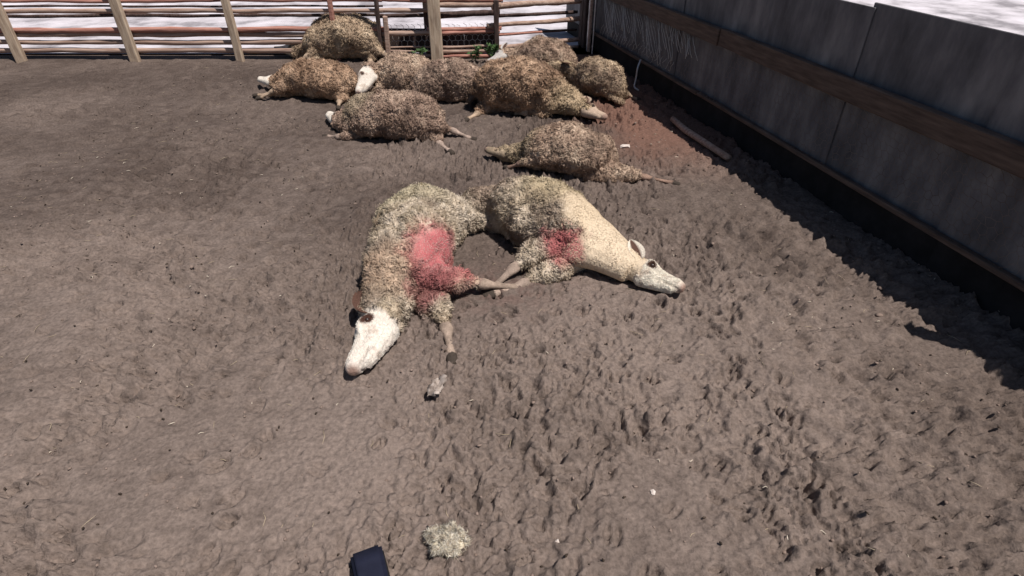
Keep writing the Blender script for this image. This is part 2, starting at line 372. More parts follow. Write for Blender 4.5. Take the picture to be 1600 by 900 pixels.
# hexagonal wire netting
def netting(u0, u1, z0, z1, cell, r, to3d, sag=0.004, seed=0):
    """u: along the fence; twisted hexagons; returns V,F"""
    parts = []; h = cell * math.sqrt(3) / 2; rr = random.Random(seed)
    pts = {}
    def P(u, z):
        k = (round(u, 4), round(z, 4))
        if k not in pts: pts[k] = to3d(u + rr.uniform(-1, 1) * sag, z + rr.uniform(-1, 1) * sag, rr.uniform(-1, 1) * sag)
        return pts[k]
    rows = int((z1 - z0) / (cell * .75)) + 1; cols = int((u1 - u0) / h) + 1
    for j in range(rows):
        for i in range(cols):
            cu = u0 + (i + .5 * (j % 2)) * h; cz_ = z0 + j * cell * .75
            c = [(cu, cz_ + cell / 2), (cu + h / 2, cz_ + cell / 4), (cu + h / 2, cz_ - cell / 4), (cu, cz_ - cell / 2)]
            for q in range(3):
                parts.append(tube([P(*c[q]), P(*c[q + 1])], [r, r], 4, False))
    return merge(parts)
v, f = netting(-1.42, -0.92, .05, .36, .075, .0024, lambda u, z, w: (u - ORG[0], fy(u) + .045 + w - ORG[1], z), .006, 3)
link('wire_netting', np_mesh('wire_netting', v, f), M['wire'], fence)
v, f = netting(-0.78, -0.20, .05, .36, .075, .0024, lambda u, z, w: (u - ORG[0], fy(u) + .045 + w - ORG[1], z), .006, 4)
link('wire_netting', np_mesh('wire_netting', v, f), M['wire'], fence)

# ------------------------------------------------------------------ dark wall on the right
WA = Vector((0.93, 7.50)); WB = Vector((2.62, 0.55)); WD = (WB - WA).normalized(); WL = (WB - WA).length
wall = empty('dark_wall', (WA.x, WA.y, 0), math.atan2(WD.y, WD.x))      # local x runs toward the camera, local -y... faces the pen
tag(wall, 'dark grey sheeted wall with brown plank and torn wire netting along the right side of the pen', 'wall')
PEN = -1.0      # local y sign that faces the pen
WH = 1.12
x = -0.9; i = 0
while x < WL + 0.6:
    w = R.uniform(0.85, 1.1)
    hp = WH - .20 + R.uniform(-.03, .03); me = box_mesh('sheet_panel', (w + .03, .010, hp), .002, .001, 3)
    o = link('sheet_panel', me, M['sheet'], wall); o.location = (x + w / 2, -PEN * (.012 + .013 * (i % 2)), .20 + hp / 2); o.rotation_euler = (0, R.uniform(-.008, .008), 0); i += 1
    me = box_mesh('gap_shade_board', (w + .01, .012, .34), .002, .001)  # added black board, painted as the dark hollow below the panels
    o = link('gap_shade_board', me, M['gap_shade'], wall); o.location = (x + w / 2, -PEN * .034, .13)
    x += w
def wbox(name, x0, x1, y, z, h, d, mat, tilt=0.0, cuts=5):
    me = box_mesh(name, (x1 - x0, d, h), .005, .002, cuts)
    o = link(name, me, M[mat], wall); o.location = ((x0 + x1) / 2, y, z); o.rotation_euler = (0, tilt, 0); return o
wbox('plank', 0.12, 2.9, PEN * .035, .70, .12, .045, 'plank', 0.0)
wbox('plank', 2.92, 5.6, PEN * .035, .70, .12, .045, 'plank', 0.006)
wbox('plank', 5.62, WL + .5, PEN * .035, .69, .12, .045, 'plank', -0.004)
wbox('batten', 0.08, 2.7, PEN * .02, .225, .03, .035, 'plank', 0.0)
wbox('batten', 2.71, 5.7, PEN * .02, .22, .03, .035, 'plank', 0.004)
wbox('batten', 5.71, WL + .5, PEN * .02, .225, .03, .035, 'plank', -0.002)
for px_, w, mt, d, y in ((-0.12, .10, 'wood_dark', .08, .03), (0.02, .085, 'wood_dark', .07, .045), (0.20, .03, 'steel', .03, .075), (0.245, .028, 'wood_x', .03, .078), (0.33, .014, 'steel', .014, .065), (5.9, .08, 'wood_dark', .06, .09)):
    wbox('post', px_ - w / 2, px_ + w / 2, PEN * y, .58, 1.14, d, mt, cuts=4)
# torn wire netting that hangs in front of the sheeting
parts = []
rr = random.Random(5)
for i in range(46):          # diagonal strands
    u = 0.45 + i * 0.045 + rr.uniform(-.012, .012)
    top = .63 + rr.uniform(-.015, .01); ln = rr.uniform(.18, .36) * (1 if i < 36 else .6)
    pts = []
    for q in range(7):
        t = q / 6
        pts.append((u + t * ln * .75 + .007 * math.sin(q * 2.4 + i), PEN * (.02 + .012 * math.sin(3 * t + i) + .015 * t), top - t * ln))
    parts.append(tube(pts, [.0024] * 7, 4, True))
for i in range(24):
    u = 0.5 + i * 0.075; pts = []
    for q in range(5):
        t = q / 4; pts.append((u - t * .06 + .008 * math.sin(q * 3 + i), PEN * (.018 + .01 * t), .36 - t * rr.uniform(.06, .12)))
    parts.append(tube(pts, [.002] * 5, 4, True))
v, f = merge(parts); link('wire_strands', np_mesh('wire_strands', v, f), M['wire'], wall)
v, f = netting(0.4, 5.8, .27, .63, .055, .0009, lambda u, z, w: (u + .03 * math.sin(z * 9 + u), PEN * (.024 + .6 * w + .012 * math.sin(u * 5)), z - .02 * math.sin(u * 2.3) * (.63 - z) * 3), .007, 9)
link('wire_netting', np_mesh('wire_netting', v, f), M['rust_wire'], wall)
def wpt(u, y, z): return (WA.x + WD.x * u - WD.y * y, WA.y + WD.y * u + WD.x * y, z)

# ------------------------------------------------------------------ sheep
def catmull(P, k):
    P = np.asarray(P, float); Q = np.vstack([2 * P[0] - P[1], P, 2 * P[-1] - P[-2]]); out = []
    for i in range(1, len(Q) - 2):
        for t in np.linspace(0, 1, k, endpoint=False):
            p0, p1, p2, p3 = Q[i - 1:i + 3]
            out.append(0.5 * (2 * p1 + (p2 - p0) * t + (2 * p0 - 5 * p1 + 4 * p2 - p3) * t * t + (3 * p1 - p0 - 3 * p2 + p3) * t ** 3))
    out.append(P[-1]); return np.array(out)

def loft(path, up, n=16, k=4):
    """path rows: x,y,z,ra,rb; ra along `up` (made square to the path), rb along the other axis. Closed, capped."""
    S = catmull(path, k); P, ra, rb = S[:, :3], np.maximum(S[:, 3], .004), np.maximum(S[:, 4], .004)
    T = np.gradient(P, axis=0); T /= np.linalg.norm(T, axis=1)[:, None] + 1e-9
    V = []
    for i in range(len(P)):
        u = np.array(up, float); u -= T[i] * (u @ T[i]); u /= np.linalg.norm(u) + 1e-9; s = np.cross(T[i], u)
        an = np.arange(n) * 2 * math.pi / n
        V.append(P[i] + ra[i] * np.cos(an)[:, None] * u + rb[i] * np.sin(an)[:, None] * s)
    V = np.concatenate(V); F = []
    for i in range(len(P) - 1):
        for j in range(n):
            q = [i * n + j, i * n + (j + 1) % n, (i + 1) * n + (j + 1) % n, (i + 1) * n + j]; F += [(q[0], q[1], q[2]), (q[0], q[2], q[3])]
    c0, c1 = len(V), len(V) + 1; V = np.vstack([V, P[0] - T[0] * .3 * min(ra[0], rb[0]), P[-1] + T[-1] * .3 * min(ra[-1], rb[-1])])
    m = (len(P) - 1) * n
    for j in range(n): F.append((c0, (j + 1) % n, j)); F.append((c1, m + j, m + (j + 1) % n))
    return (V, np.array(F)), (P, np.maximum(ra, rb))

def remeshed(V, F, voxel, smooth_it=4):
    me = np_mesh('tmp', V, F); ob = bpy.data.objects.new('tmp', me); C.objects.link(ob)
    m = ob.modifiers.new('r', 'REMESH'); m.mode = 'VOXEL'; m.voxel_size = voxel; m.use_smooth_shade = True
    m2 = ob.modifiers.new('s', 'SMOOTH'); m2.iterations = smooth_it; m2.factor = 0.5
    dg = bpy.context.evaluated_depsgraph_get(); out = bpy.data.meshes.new_from_object(ob.evaluated_get(dg))
    bpy.data.objects.remove(ob); bpy.data.meshes.remove(me); return out

def locks(P, N, L, RAD, lay, colr, g):
    """many small bent wool locks; P,N (n,3)"""
    n = len(P)
    t = lay - N * np.sum(lay * N, 1)[:, None]; t /= np.linalg.norm(t, axis=1)[:, None] + 1e-9
    s = np.cross(N, t); k = 3
    curl = g.uniform(-1, 1, n)[:, None]; st = g.uniform(.5, 1.15, n); up = g.uniform(.3, 1.0, n)
    V = []
    for h, off, sd, w in ((-0.15, 0, 0, 1.0), (0.42, .38, .28, .8)):
        c = P + N * (L * h * (up if h > 0 else 1))[:, None] + t * (L * off * st)[:, None] + s * (L[:, None] * sd * curl)
        for j in range(k):
            an = 2 * math.pi * j / k + .5
            V.append(c + (RAD * w)[:, None] * (math.cos(an) * t + math.sin(an) * s))
    V.append(P + N * (L * .45 * up)[:, None] + t * (L * 1.05 * st)[:, None] - s * (L[:, None] * .25 * curl))
    V = np.stack(V, 1)
    f = []
    for j in range(k):
        a, b, c, d = j, (j + 1) % k, k + (j + 1) % k, k + j; f += [(a, b, c), (a, c, d)]
    for j in range(k): f.append((k + j, k + (j + 1) % k, 2 * k))
    F = (np.array(f)[None] + (np.arange(n) * (2 * k + 1))[:, None, None]).reshape(-1, 3)
    return V.reshape(-1, 3), F, np.repeat(colr, 2 * k + 1, axis=0)

def flow(P, fr, sd):
    """direction field that turns from clump to clump, so neighbouring locks lie together"""
    q = P * fr
    return np.stack([noise3(q[:, 0] + sd, q[:, 1], q[:, 2] + 10.5 * k_) for k_ in range(3)], -1)

def rot2(v, a): return np.array([v[0] * math.cos(a) - v[1] * math.sin(a), v[0] * math.sin(a) + v[1] * math.cos(a)])

PAL = {  # fleece: list of lock colours (linear), then head / leg colours
    'tan': [(.47, .35, .265), (.35, .25, .19), (.58, .465, .36), (.22, .15, .11)],
    'brown': [(.40, .295, .23), (.30, .21, .165), (.52, .40, .315), (.18, .125, .095)],
    'rufous': [(.43, .295, .205), (.31, .205, .14), (.53, .385, .275), (.19, .12, .08)],
    'cream': [(.57, .48, .38), (.48, .40, .30), (.65, .57, .47), (.36, .28, .205)],
    'yellow': [(.47, .36, .255), (.37, .275, .195), (.58, .465, .34), (.22, .155, .105)]}

def sheep(loc, heading, mirror, label, pal='tan', scale=1.0, n_locks=12500, neck=0.0, neck_len=.24, neck_z=None, head=0.0, head_pitch=0.0, head_roll=0.0,
          face=(.72, .66, .58), leg_ang=(0, 0, 0, 0), leg_bend=(0, 0, 0, 0), leg_len=(1, 1, 1, 1), legs=(1, 1, 1, 1), fat=1.0, width=1.0, bare=None, stains=(), bend=0.0,
          seed=0, hump=0.0, length=1.0, head_scale=1.0, neck_fat=1.0, voxel=.012, lock_len=.027, lock_rad=.0052, eye_patch=(.10, .06, .045), ear_up=1.0, sink=0.012, leg_col=(.40, .30, .22), tint=None, ear_dark=False, eye_r=.017, eye_t=.092, woolly=0.0, ears=True):
    g = np.random.default_rng(100 + seed)
    my = -1 if mirror else 1
    D = lambda x, y, z: (x, my * y, z)
    shapes, samp = [], []          # samp: (points, radius, tag)   0 wool, 1 head, 2 leg, 3 hoof
    # --- trunk, lying on its side: local x to the head, y to the back, z = the sheep's width
    secs = [(-.43, .05, .07), (-.385, .135, .115), (-.29, .19, .155), (-.12, .212, .178), (.06, .218, .182), (.22, .198, .165), (.34, .160, .135), (.43, .105, .10)]
    tr = []
    for x_, dv, lat in secs:
        yy = bend * (x_ ** 2) * 2.2 - bend * .1; dv *= fat; lat *= fat * width
        tr.append((*D(x_ * length, yy, lat * .93 + hump * math.exp(-((x_ + .05) / .3) ** 2)), lat, dv))
    s, c = loft(tr, (0, 0, 1), 20, 4); shapes.append(s); samp.append((*c, 0))
    # --- neck
    st = np.array([.34 * length, bend * .25 + .03]); na = neck
    d1 = rot2(np.array([1., 0.]), na * .5); d2 = rot2(np.array([1., 0.]), na)
    e1 = st + d1 * neck_len * .5; e2 = e1 + d2 * neck_len * .55
    nz = neck_z if neck_z is not None else .085
    nf = neck_fat; npath = [(*D(.20 * length, .01, .15), .135, .165), (*D(st[0], st[1] - .01, .13), .118, .14 * nf), (*D(*e1, (.125 + nz) / 2 + .005), .09, .105 * nf), (*D(*e2, nz), .070, .084 * (nf * .5 + .5))]
    s, c = loft(npath, (0, 0, 1), 16, 5); shapes.append(s); samp.append((*c, 0))
    # --- head
    ha = na + head; hd2 = rot2(np.array([1., 0.]), ha); cp = math.cos(head_pitch)
    hd = np.array(D(hd2[0] * cp, hd2[1] * cp, math.sin(head_pitch)))
    h0 = np.array(D(*e2, nz))
    lat0 = np.array([0, 0, 1.0]); lat0 -= hd * (lat0 @ hd); lat0 /= np.linalg.norm(lat0)
    dv0 = np.cross(lat0, hd); 
    if dv0 @ np.array(D(*rot2(np.array([0., 1.]), ha), 0)) < 0: dv0 = -dv0      # toward the crown / forehead
    lat = lat0 * math.cos(head_roll) + dv0 * math.sin(head_roll); dvx = dv0 * math.cos(head_roll) - lat0 * math.sin(head_roll)
    hs = []; hsc = head_scale
    for t, la, dv, off in ((-.02, .048, .054, .0), (.03, .058, .064, .006), (.07, .058, .066, .004), (.105, .047, .058, .000), (.145, .036, .047, .001), (.185, .030, .038, .004), (.215, .030, .034, .002), (.238, .028, .030, .000), (.252, .018, .020, -.004)):
        p_ = h0 + (hd * t + dvx * off) * hsc; hs.append((*p_, la * hsc, dv * hsc))
    s, c = loft(hs, lat, 18, 4); shapes.append(s); wn_ = int(len(c[0]) * woolly)
    if wn_: samp.append((c[0][:wn_], c[1][:wn_], 0))
    samp.append((c[0][wn_:], c[1][wn_:], 1))
    # jaw
    jp = [(*(h0 + (hd * .05 - dvx * .046) * hsc), .038 * hsc, .030 * hsc), (*(h0 + (hd * .13 - dvx * .046) * hsc), .028 * hsc, .018 * hsc), (*(h0 + (hd * .215 - dvx * .032) * hsc), .024 * hsc, .013 * hsc)]
    s, c = loft(jp, lat, 10, 3); shapes.append(s); samp.append((*c, 1))
    # brow ridges
    for sg in (1, -1):
        bp = [(*(h0 + (hd * a_ + dvx * b_ + lat * sg * c_) * hsc), r_ * hsc, r_ * hsc) for a_, b_, c_, r_ in ((.045, .036, .040, .016), (.080, .036, .046, .017), (.115, .024, .034, .012))]
        s, c = loft(bp, lat, 8, 2); shapes.append(s); samp.append((*c, 1))
    # --- legs: upper front, lower front, upper hind, lower hind
    feet = []
    for i, (bx, bz, r0) in enumerate(((.27 * length, .17, .074), (.31 * length, .055, .07), (-.29 * length, .17, .112), (-.26 * length, .06, .10))):
        if not legs[i]: continue
        hind = i > 1; a = -math.pi / 2 + leg_ang[i]; b = a + (leg_bend[i]); cc = b + (-.25 if hind else .12) * (1 if leg_bend[i] >= 0 else -1)
        Ls = leg_len[i]; l1, l2, l3 = (.22 * Ls, .17 * Ls, .20 * Ls) if hind else (.19 * Ls, .16 * Ls, .17 * Ls)
        p0 = np.array([bx, -.06 if not hind else -.03]); p1 = p0 + rot2((1, 0), a) * l1; p2 = p1 + rot2((1, 0), b) * l2; p3 = p2 + rot2((1, 0), cc) * l3; p4 = p3 + rot2((1, 0), cc) * .05
        z0, z1, z2, z3 = (bz * width, bz * .72, bz * .36 + .018, .024) if bz > .1 else (bz, .048, .034, .024)
        r0 *= min(1, Ls ** .6); P_ = [(*D(*p0, z0), r0 * 1.1, r0 * 1.35), (*D(*p1, z1), r0 * .68, r0 * .78), (*D(*(p1 * .3 + p2 * .7), z1 * .3 + z2 * .7), .027, .031), (*D(*p2, z2), .028, .033), (*D(*(p2 * .72 + p3 * .28), z2 * .7 + z3 * .3), .0175, .020), (*D(*(p2 * .3 + p3 * .7), z2 * .3 + z3 * .7), .0155, .0185), (*D(*p3, z3), .022, .026)]
        s, c = loft(P_, (0, 0, 1), 12, 5); shapes.append(s)
        m = len(c[0]); sp = int(m * .40); samp.append((c[0][:sp], c[1][:sp], 0)); samp.append((c[0][sp:], c[1][sp:], 2))
        hp = [(*D(*p3, z3), .020, .024), (*D(*((p3 + p4) / 2), z3 - .002), .022, .027), (*D(*p4, z3 - .004), .017, .022)]
        s, c = loft(hp, (0, 0, 1), 10, 3); shapes.append(s); samp.append((c[0], c[1] * 1.1, 3))
    # --- tail
    tp = [(*D(-.40 * length, .10 + bend * .3, .12), .035, .04), (*D(-.40 * length - .08, .07 + bend * .3, .085), .03, .034), (*D(-.40 * length - .13, .0 + bend * .3, .05), .02, .024)]
    s, c = loft(tp, (0, 0, 1), 10, 4); shapes.append(s); samp.append((*c, 0))
    V, F = merge(shapes); V = V.copy(); V[:, 2] = np.maximum(V[:, 2], -.01)
    me = remeshed(V, F, voxel, 3 if voxel > .01 else 5); me.name = 'body'
    nv = len(me.vertices); co = np.empty(nv * 3); me.vertices.foreach_get('co', co); co = co.reshape(-1, 3)
    no = np.empty(nv * 3); me.vertices.foreach_get('normal', no); no = no.reshape(-1, 3)
    SP = np.concatenate([s_[0] for s_ in samp]); SR = np.concatenate([s_[1] for s_ in samp]); ST = np.concatenate([np.full(len(s_[0]), s_[2]) for s_ in samp])
    def kind_at(Q):
        out = np.empty(len(Q), int)
        for i in range(0, len(Q), 4000):
            q = Q[i:i + 4000]; d = np.linalg.norm(q[:, None] - SP[None], axis=2) / SR[None]; out[i:i + 4000] = ST[np.argmin(d, 1)]
        return out
    kd = kind_at(co)
    pc = np.array(PAL[pal]); base = pc.mean(0) * .9
    col = np.empty((nv, 3)); fc = np.array(face)
    m1 = noise3(co[:, 0] * 14 + seed, co[:, 1] * 14, co[:, 2] * 14)
    m2 = noise3(co[:, 0] * 40, co[:, 1] * 40 + seed, co[:, 2] * 40)
    def wool_col(P):
        field = .5 + .5 * fbm(P[:, 0] * 6 + seed * 3, P[:, 1] * 6, P[:, 2] * 6, 2)
        clump = noise3(P[:, 0] * 34, P[:, 1] * 34, P[:, 2] * 34 + seed) + .5 * noise3(P[:, 0] * 70, P[:, 1] * 70, P[:, 2] * 70 + seed)
        x_ = np.clip((field * 3 + 1.1 * clump), 0, 2.999); i0 = x_.astype(int); w_ = (x_ - i0)[:, None]
        srt = pc[[3, 1, 0, 2]]; lc = (srt[i0] * (1 - w_) + srt[i0 + 1] * w_) * (1 + .16 * clump)[:, None]
        mud = smooth01(fbm(P[:, 0] * 4 + 9 + seed, P[:, 1] * 4, P[:, 2] * 4, 2), .05, .6)[:, None] * .6      # mud caked into patches
        lc = lc * (1 - mud) + np.array([.17, .12, .095]) * mud
        if tint is not None:
            for (bx, by, bz, br, bc) in tint:
                w = (smooth01(-np.linalg.norm(P - np.array(D(bx, by, bz)), axis=1), -br, -br * .4) * .75)[:, None]; lc = lc * (1 - w) + np.array(bc) * (1 + .2 * clump)[:, None] * w
        return np.clip(lc, .01, 1)
    col[:] = wool_col(co)
    hm = kd == 1; col[hm] = fc * (1 + .10 * m1[hm] + .08 * m2[hm])[:, None]
    soil = smooth01(m1 + .5 * m2 + .5 * noise3(co[:, 0] * 90, co[:, 1] * 90, co[:, 2] * 90), .25, .75)[:, None] * hm[:, None] * .55      # smears of mud on the face
    col = col * (1 - soil) + np.array([.33, .25, .19]) * soil
    lm = kd == 2; col[lm] = np.array(leg_col) * (.9 + .4 * m1[lm] + .25 * m2[lm])[:, None]
    col[kd == 3] = (.06, .048, .04)
    # muzzle and eye patches
    tt = (co - h0) @ hd / hsc; nose = h0 + hd * .245 * hsc
    dn = np.linalg.norm(co - nose, axis=1); w = (hm * smooth01(-dn, -.040, -.016))[:, None]; col = col * (1 - w) + np.array([.33, .22, .18]) * w
    eyes = []
    for sg in (1, -1):
        ep = h0 + (hd * eye_t + dvx * .022 + lat * sg * .056) * hsc; eyes.append(ep)
        de = np.linalg.norm(co - ep, axis=1) / hsc + .006 * m2 + .006 * m1; w = (hm * smooth01(-de, -eye_r * 1.25, -eye_r * .8))[:, None]; col = col * (1 - w) + np.array(eye_patch) * w
        np_ = nose + lat * sg * .016 - hd * .006 + dvx * .004; de = np.linalg.norm(co - np_, axis=1); w = smooth01(-de, -.011, -.005)[:, None]; col = col * (1 - w) + np.array([.06, .03, .028]) * w
    # mouth line
    ml = hm & (np.abs((co - h0) @ dvx / hsc + .026) < .0045) & (tt > .17) & (tt < .235); col[ml] *= .72
    barew = np.zeros(nv)
    if bare is not None:
        for (bx, by, bz, br, bc) in bare:
            q = np.array(D(bx, by, bz)); w = smooth01(-(np.linalg.norm(co - q, axis=1) + .03 * m1), -br, -br * .6) * (kd == 0); barew = np.maximum(barew, w)
            col = col * (1 - w[:, None]) + np.array(bc) * (1 + .06 * m1)[:, None] * w[:, None]
    for (bx, by, bz, br, bc) in stains:
        q = np.array(D(bx, by, bz)); w = smooth01(-(np.linalg.norm(co - q, axis=1) + .05 * m1 + .015 * m2), -br, -br * .45) * .9
        col = col * (1 - w[:, None]) + np.array(bc) * (1 + .3 * m1)[:, None] * w[:, None]
    set_col(me, np.clip(col, 0.003, 1))
    # fleece lumps in the skin itself, a slight one so wool reads in the outline
    wool = (kd == 0).astype(float)
    co2 = co + no * (wool * (.034 * noise3(co[:, 0] * 4.2 + 5 * seed, co[:, 1] * 4.2, co[:, 2] * 4.2) + .016 * noise3(co[:, 0] * 11, co[:, 1] * 11, co[:, 2] * 11 + seed) + .012 * np.abs(noise3(co[:, 0] * 30, co[:, 1] * 30, co[:, 2] * 30 + seed)) + .004 * m2) * (1 - barew))[:, None]
    if voxel < .01:      # eye sockets, nostrils, lips and hollows of the face
        a_h, b_h, c_h = (co - h0) @ hd / hsc, (co - h0) @ dvx / hsc, (co - h0) @ lat / hsc
        hw = hm.astype(float); dig = np.zeros(nv)
        dig += .007 * np.exp(-((b_h + .024) / .0035) ** 2) * smooth01(a_h, .15, .175) * (1 - smooth01(a_h, .238, .25))
        dig += .006 * np.exp(-((a_h - .135) / .03) ** 2 - ((b_h - .002) / .012) ** 2) * (np.abs(c_h) > .02)
        for ep in eyes: dig += .008 * np.exp(-(np.linalg.norm(co - ep, axis=1) / hsc / .015) ** 2)
        for sg in (1, -1): dig += .007 * np.exp(-(np.linalg.norm(co - (nose + (lat * sg * .015 - hd * .004 + dvx * .004) * hsc), axis=1) / hsc / .006) ** 2)
        dig += -.0022 * noise3(co[:, 0] * 60, co[:, 1] * 60, co[:, 2] * 60) - .0012 * noise3(co[:, 0] * 130, co[:, 1] * 130, co[:, 2] * 130)
        co2 -= no * (dig * hw * hsc)[:, None]
    co2[:, 2] -= sink
    me.vertices.foreach_set('co', co2.astype(np.float32).ravel()); me.update()
    root = empty('sheep', (loc[0], loc[1], max(-.02, min(.03, ground_z(loc[0], loc[1]))) + (loc[2] if len(loc) > 2 else 0)), heading)
    root.scale = (scale,) * 3
    tag(root, label, 'sheep', 'sheep lying in the pen')
    body = link('body', me, M['hide'], root)
    # --- fleece
    me.calc_loop_triangles(); nt_ = len(me.loop_triangles); tv = np.empty(nt_ * 3, np.int32); me.loop_triangles.foreach_get('vertices', tv); tv = tv.reshape(-1, 3)
    A, B, Cc = co2[tv[:, 0]], co2[tv[:, 1]], co2[tv[:, 2]]
    fn = np.cross(B - A, Cc - A); ar = np.linalg.norm(fn, axis=1) / 2; fn /= (2 * ar[:, None] + 1e-12)
    wt = ar * wool[tv].min(1) * (fn[:, 2] > -.55) * ((A[:, 2]) > .0)
    ctr = (A + B + Cc) / 3
    lenmul = np.ones(nt_)
    if bare is not None:
        for (bx, by, bz, br, bc) in bare:
            d = np.linalg.norm(ctr - np.array(D(bx, by, bz)), axis=1) + .03 * noise3(ctr[:, 0] * 14, ctr[:, 1] * 14, ctr[:, 2] * 14)
            wt = wt * (1 - .2 * smooth01(-d, -br, -br * .75))
    pr = wt / wt.sum(); pick = g.choice(nt_, n_locks, p=pr)
    u, v = g.random(n_locks), g.random(n_locks); fl = u + v > 1; u[fl], v[fl] = 1 - u[fl], 1 - v[fl]
    P = A[pick] + (B - A)[pick] * u[:, None] + (Cc - A)[pick] * v[:, None]; N = fn[pick]
    lc = wool_col(P) * g.uniform(.86, 1.14, n_locks)[:, None]
    for (bx, by, bz, br, bc) in stains:
        d = np.linalg.norm(P - np.array(D(bx, by, bz)), axis=1) + .05 * noise3(P[:, 0] * 14, P[:, 1] * 14, P[:, 2] * 14)
        w = (smooth01(-d, -br, -br * .45) * .85)[:, None]; lc = lc * (1 - w) + np.array(bc) * g.uniform(.7, 1.3, n_locks)[:, None] * w
    nap = np.zeros(n_locks)
    if bare is not None:
        for (bx, by, bz, br, bc) in bare:
            d = np.linalg.norm(P - np.array(D(bx, by, bz)), axis=1) + .04 * noise3(P[:, 0] * 10, P[:, 1] * 10, P[:, 2] * 10) + g.normal(0, .012, n_locks)
            w = smooth01(-d, -br, -br * .7); lc = lc * (1 - w[:, None]) + np.array(bc) * g.uniform(.85, 1.1, n_locks)[:, None] * w[:, None]; nap = np.maximum(nap, w)
    lay = np.array([-.22, -my * .1, -.3])[None] + 2.6 * flow(P, 17, seed) + g.normal(0, .28, (n_locks, 3))
    cl = np.clip(1 + .75 * noise3(P[:, 0] * 16, P[:, 1] * 16, P[:, 2] * 16 + 3) + .4 * noise3(P[:, 0] * 40, P[:, 1] * 40, P[:, 2] * 40), .35, 2.1)
    Lk = lock_len * g.uniform(.6, 1.3, n_locks) * cl * (1 - .72 * nap); Rk = lock_rad * .62 * g.uniform(.5, 1.5, n_locks) * (1 - .2 * nap)
    # shorter wool on neck and thighs
    lv, lf, lcol = locks(P, N, Lk, Rk, lay, lc, g)
    if voxel < .01:
        wt = ar * (kd[tv] == 1).all(1) * (fn[:, 2] > -.5) * (tt[tv].mean(1) < .232); nh = 5200
        pk = g.choice(nt_, nh, p=wt / wt.sum()); u, v = g.random(nh), g.random(nh); fl = u + v > 1; u[fl], v[fl] = 1 - u[fl], 1 - v[fl]
        Ph = A[pk] + (B - A)[pk] * u[:, None] + (Cc - A)[pk] * v[:, None]
        bc_ = np.minimum(col[tv[pk, 0]] * 1.22 * g.uniform(.85, 1.1, nh)[:, None], .86)
        hv, hf, hc = locks(Ph, fn[pk], .0062 * g.uniform(.5, 1.4, nh), .0013 * g.uniform(.7, 1.3, nh), -hd[None] + .8 * flow(Ph, 30, seed) + g.normal(0, .25, (nh, 3)), bc_, g)
        hm_ = np_mesh('face_hair', hv, hf, True); set_col(hm_, np.clip(hc, .004, 1)); ho = link('face_hair', hm_, M['wool'], root); ho['kind'] = 'stuff'
    fm = np_mesh('fleece', lv, lf, True); set_col(fm, np.clip(lcol, .004, 1))
    fo = link('fleece', fm, M['wool'], root); fo['kind'] = 'stuff'
    # --- eyes and ears
    for sg, ep in zip((1, -1), eyes):
        if ep[2] < .03: continue
        bm = bmesh.new(); bmesh.ops.create_uvsphere(bm, u_segments=10, v_segments=8, radius=.0115); e = bpy.data.meshes.new('eye'); bm.to_mesh(e); bm.free()
        o = link('eye', e, M['eye'], root); o.location = ep - lat * sg * .010 + np.array([0, 0, -sink])
    for sg in (1, -1):
        b0 = h0 + (hd * .012 + dvx * .030 + lat * sg * .045) * hsc
        if b0[2] < .02 or not ears: continue
        ed = -hd * .35 + lat * sg * .55 * ear_up + dvx * .25 - np.array([0, 0, .55]); ed /= np.linalg.norm(ed)
        if sg * lat[2] > 0.3: ed = -hd * .62 + dvx * .62 * my * my + lat * sg * .42 * ear_up - np.array([0, 0, .2]); ed /= np.linalg.norm(ed)
        wv = np.cross(ed, lat * sg + .2 * hd); wv /= np.linalg.norm(wv); nv_ = np.cross(wv, ed)
        ev, ef, ec = [], [], []; K = 8; J = 6
        for side in (0, 1):
            for i in range(K + 1):
                t = i / K; wd = .034 * math.sin(math.pi * min(1, .16 + t * .84)) ** .75 + .004
                for j in range(J + 1):
                    s_ = j / J * 2 - 1
                    ev.append(b0 + ed * t * .125 * hsc + wv * s_ * wd * hsc + nv_ * (.018 * (s_ * s_) * (1 - t * .6) - .02 * t * t + (.004 if side else 0)) )
                    ec.append(np.array([.10, .055, .042]) if (side and (ear_dark or abs(s_) < .6)) else (np.array([.22, .13, .09]) if ear_dark else fc * .92))
        q = (K + 1) * (J + 1)
        for side in (0, 1):
            for i in range(K):
                for j in range(J):
                    a_, b_, c_, d_ = [side * q + z for z in (i * (J + 1) + j, i * (J + 1) + j + 1, (i + 1) * (J + 1) + j + 1, (i + 1) * (J + 1) + j)]
                    ef.append((a_, b_, c_, d_) if side else (d_, c_, b_, a_))
        em = np_mesh('ear', np.array(ev) - np.array([0, 0, sink]), ef); set_col(em, np.array(ec)); link('ear', em, M['hide'], root)
    return root

rad = math.radians
RED = (.34, .045, .055); PINK = (.62, .33, .30); DULL = (.28, .11, .085)
# near pair
ROSE = (.44, .11, .12); BRUISE = (.27, .10, .10)
sheep((-.50, 2.64), rad(-98), True, 'woolly cream sheep with white face toward the camera and red-stained flank', 'cream', 1.02, 31000, neck=rad(-13), neck_len=.26, head=rad(17), head_scale=1.30,
      head_roll=rad(8), leg_ang=(rad(12), rad(38), rad(-14), rad(-34)), leg_bend=(rad(-30), rad(25), rad(15), rad(20)), leg_len=(1, 1, .78, .8), lock_len=.026, lock_rad=.0038, neck_fat=1.1,
      bare=[(.22, -.17, .22, .15, (.58, .32, .30))], stains=[(.24, -.19, .19, .23, ROSE), (.37, -.15, .12, .15, BRUISE)], tint=[(-.2, .1, .25, .3, (.50, .44, .31)), (.4, .0, .2, .2, (.46, .33, .24))],
      seed=1, face=(.74, .67, .60), leg_col=(.33, .255, .205), voxel=.0074, eye_patch=(.07, .035, .027), ear_dark=True, eye_r=.026, eye_t=.06)
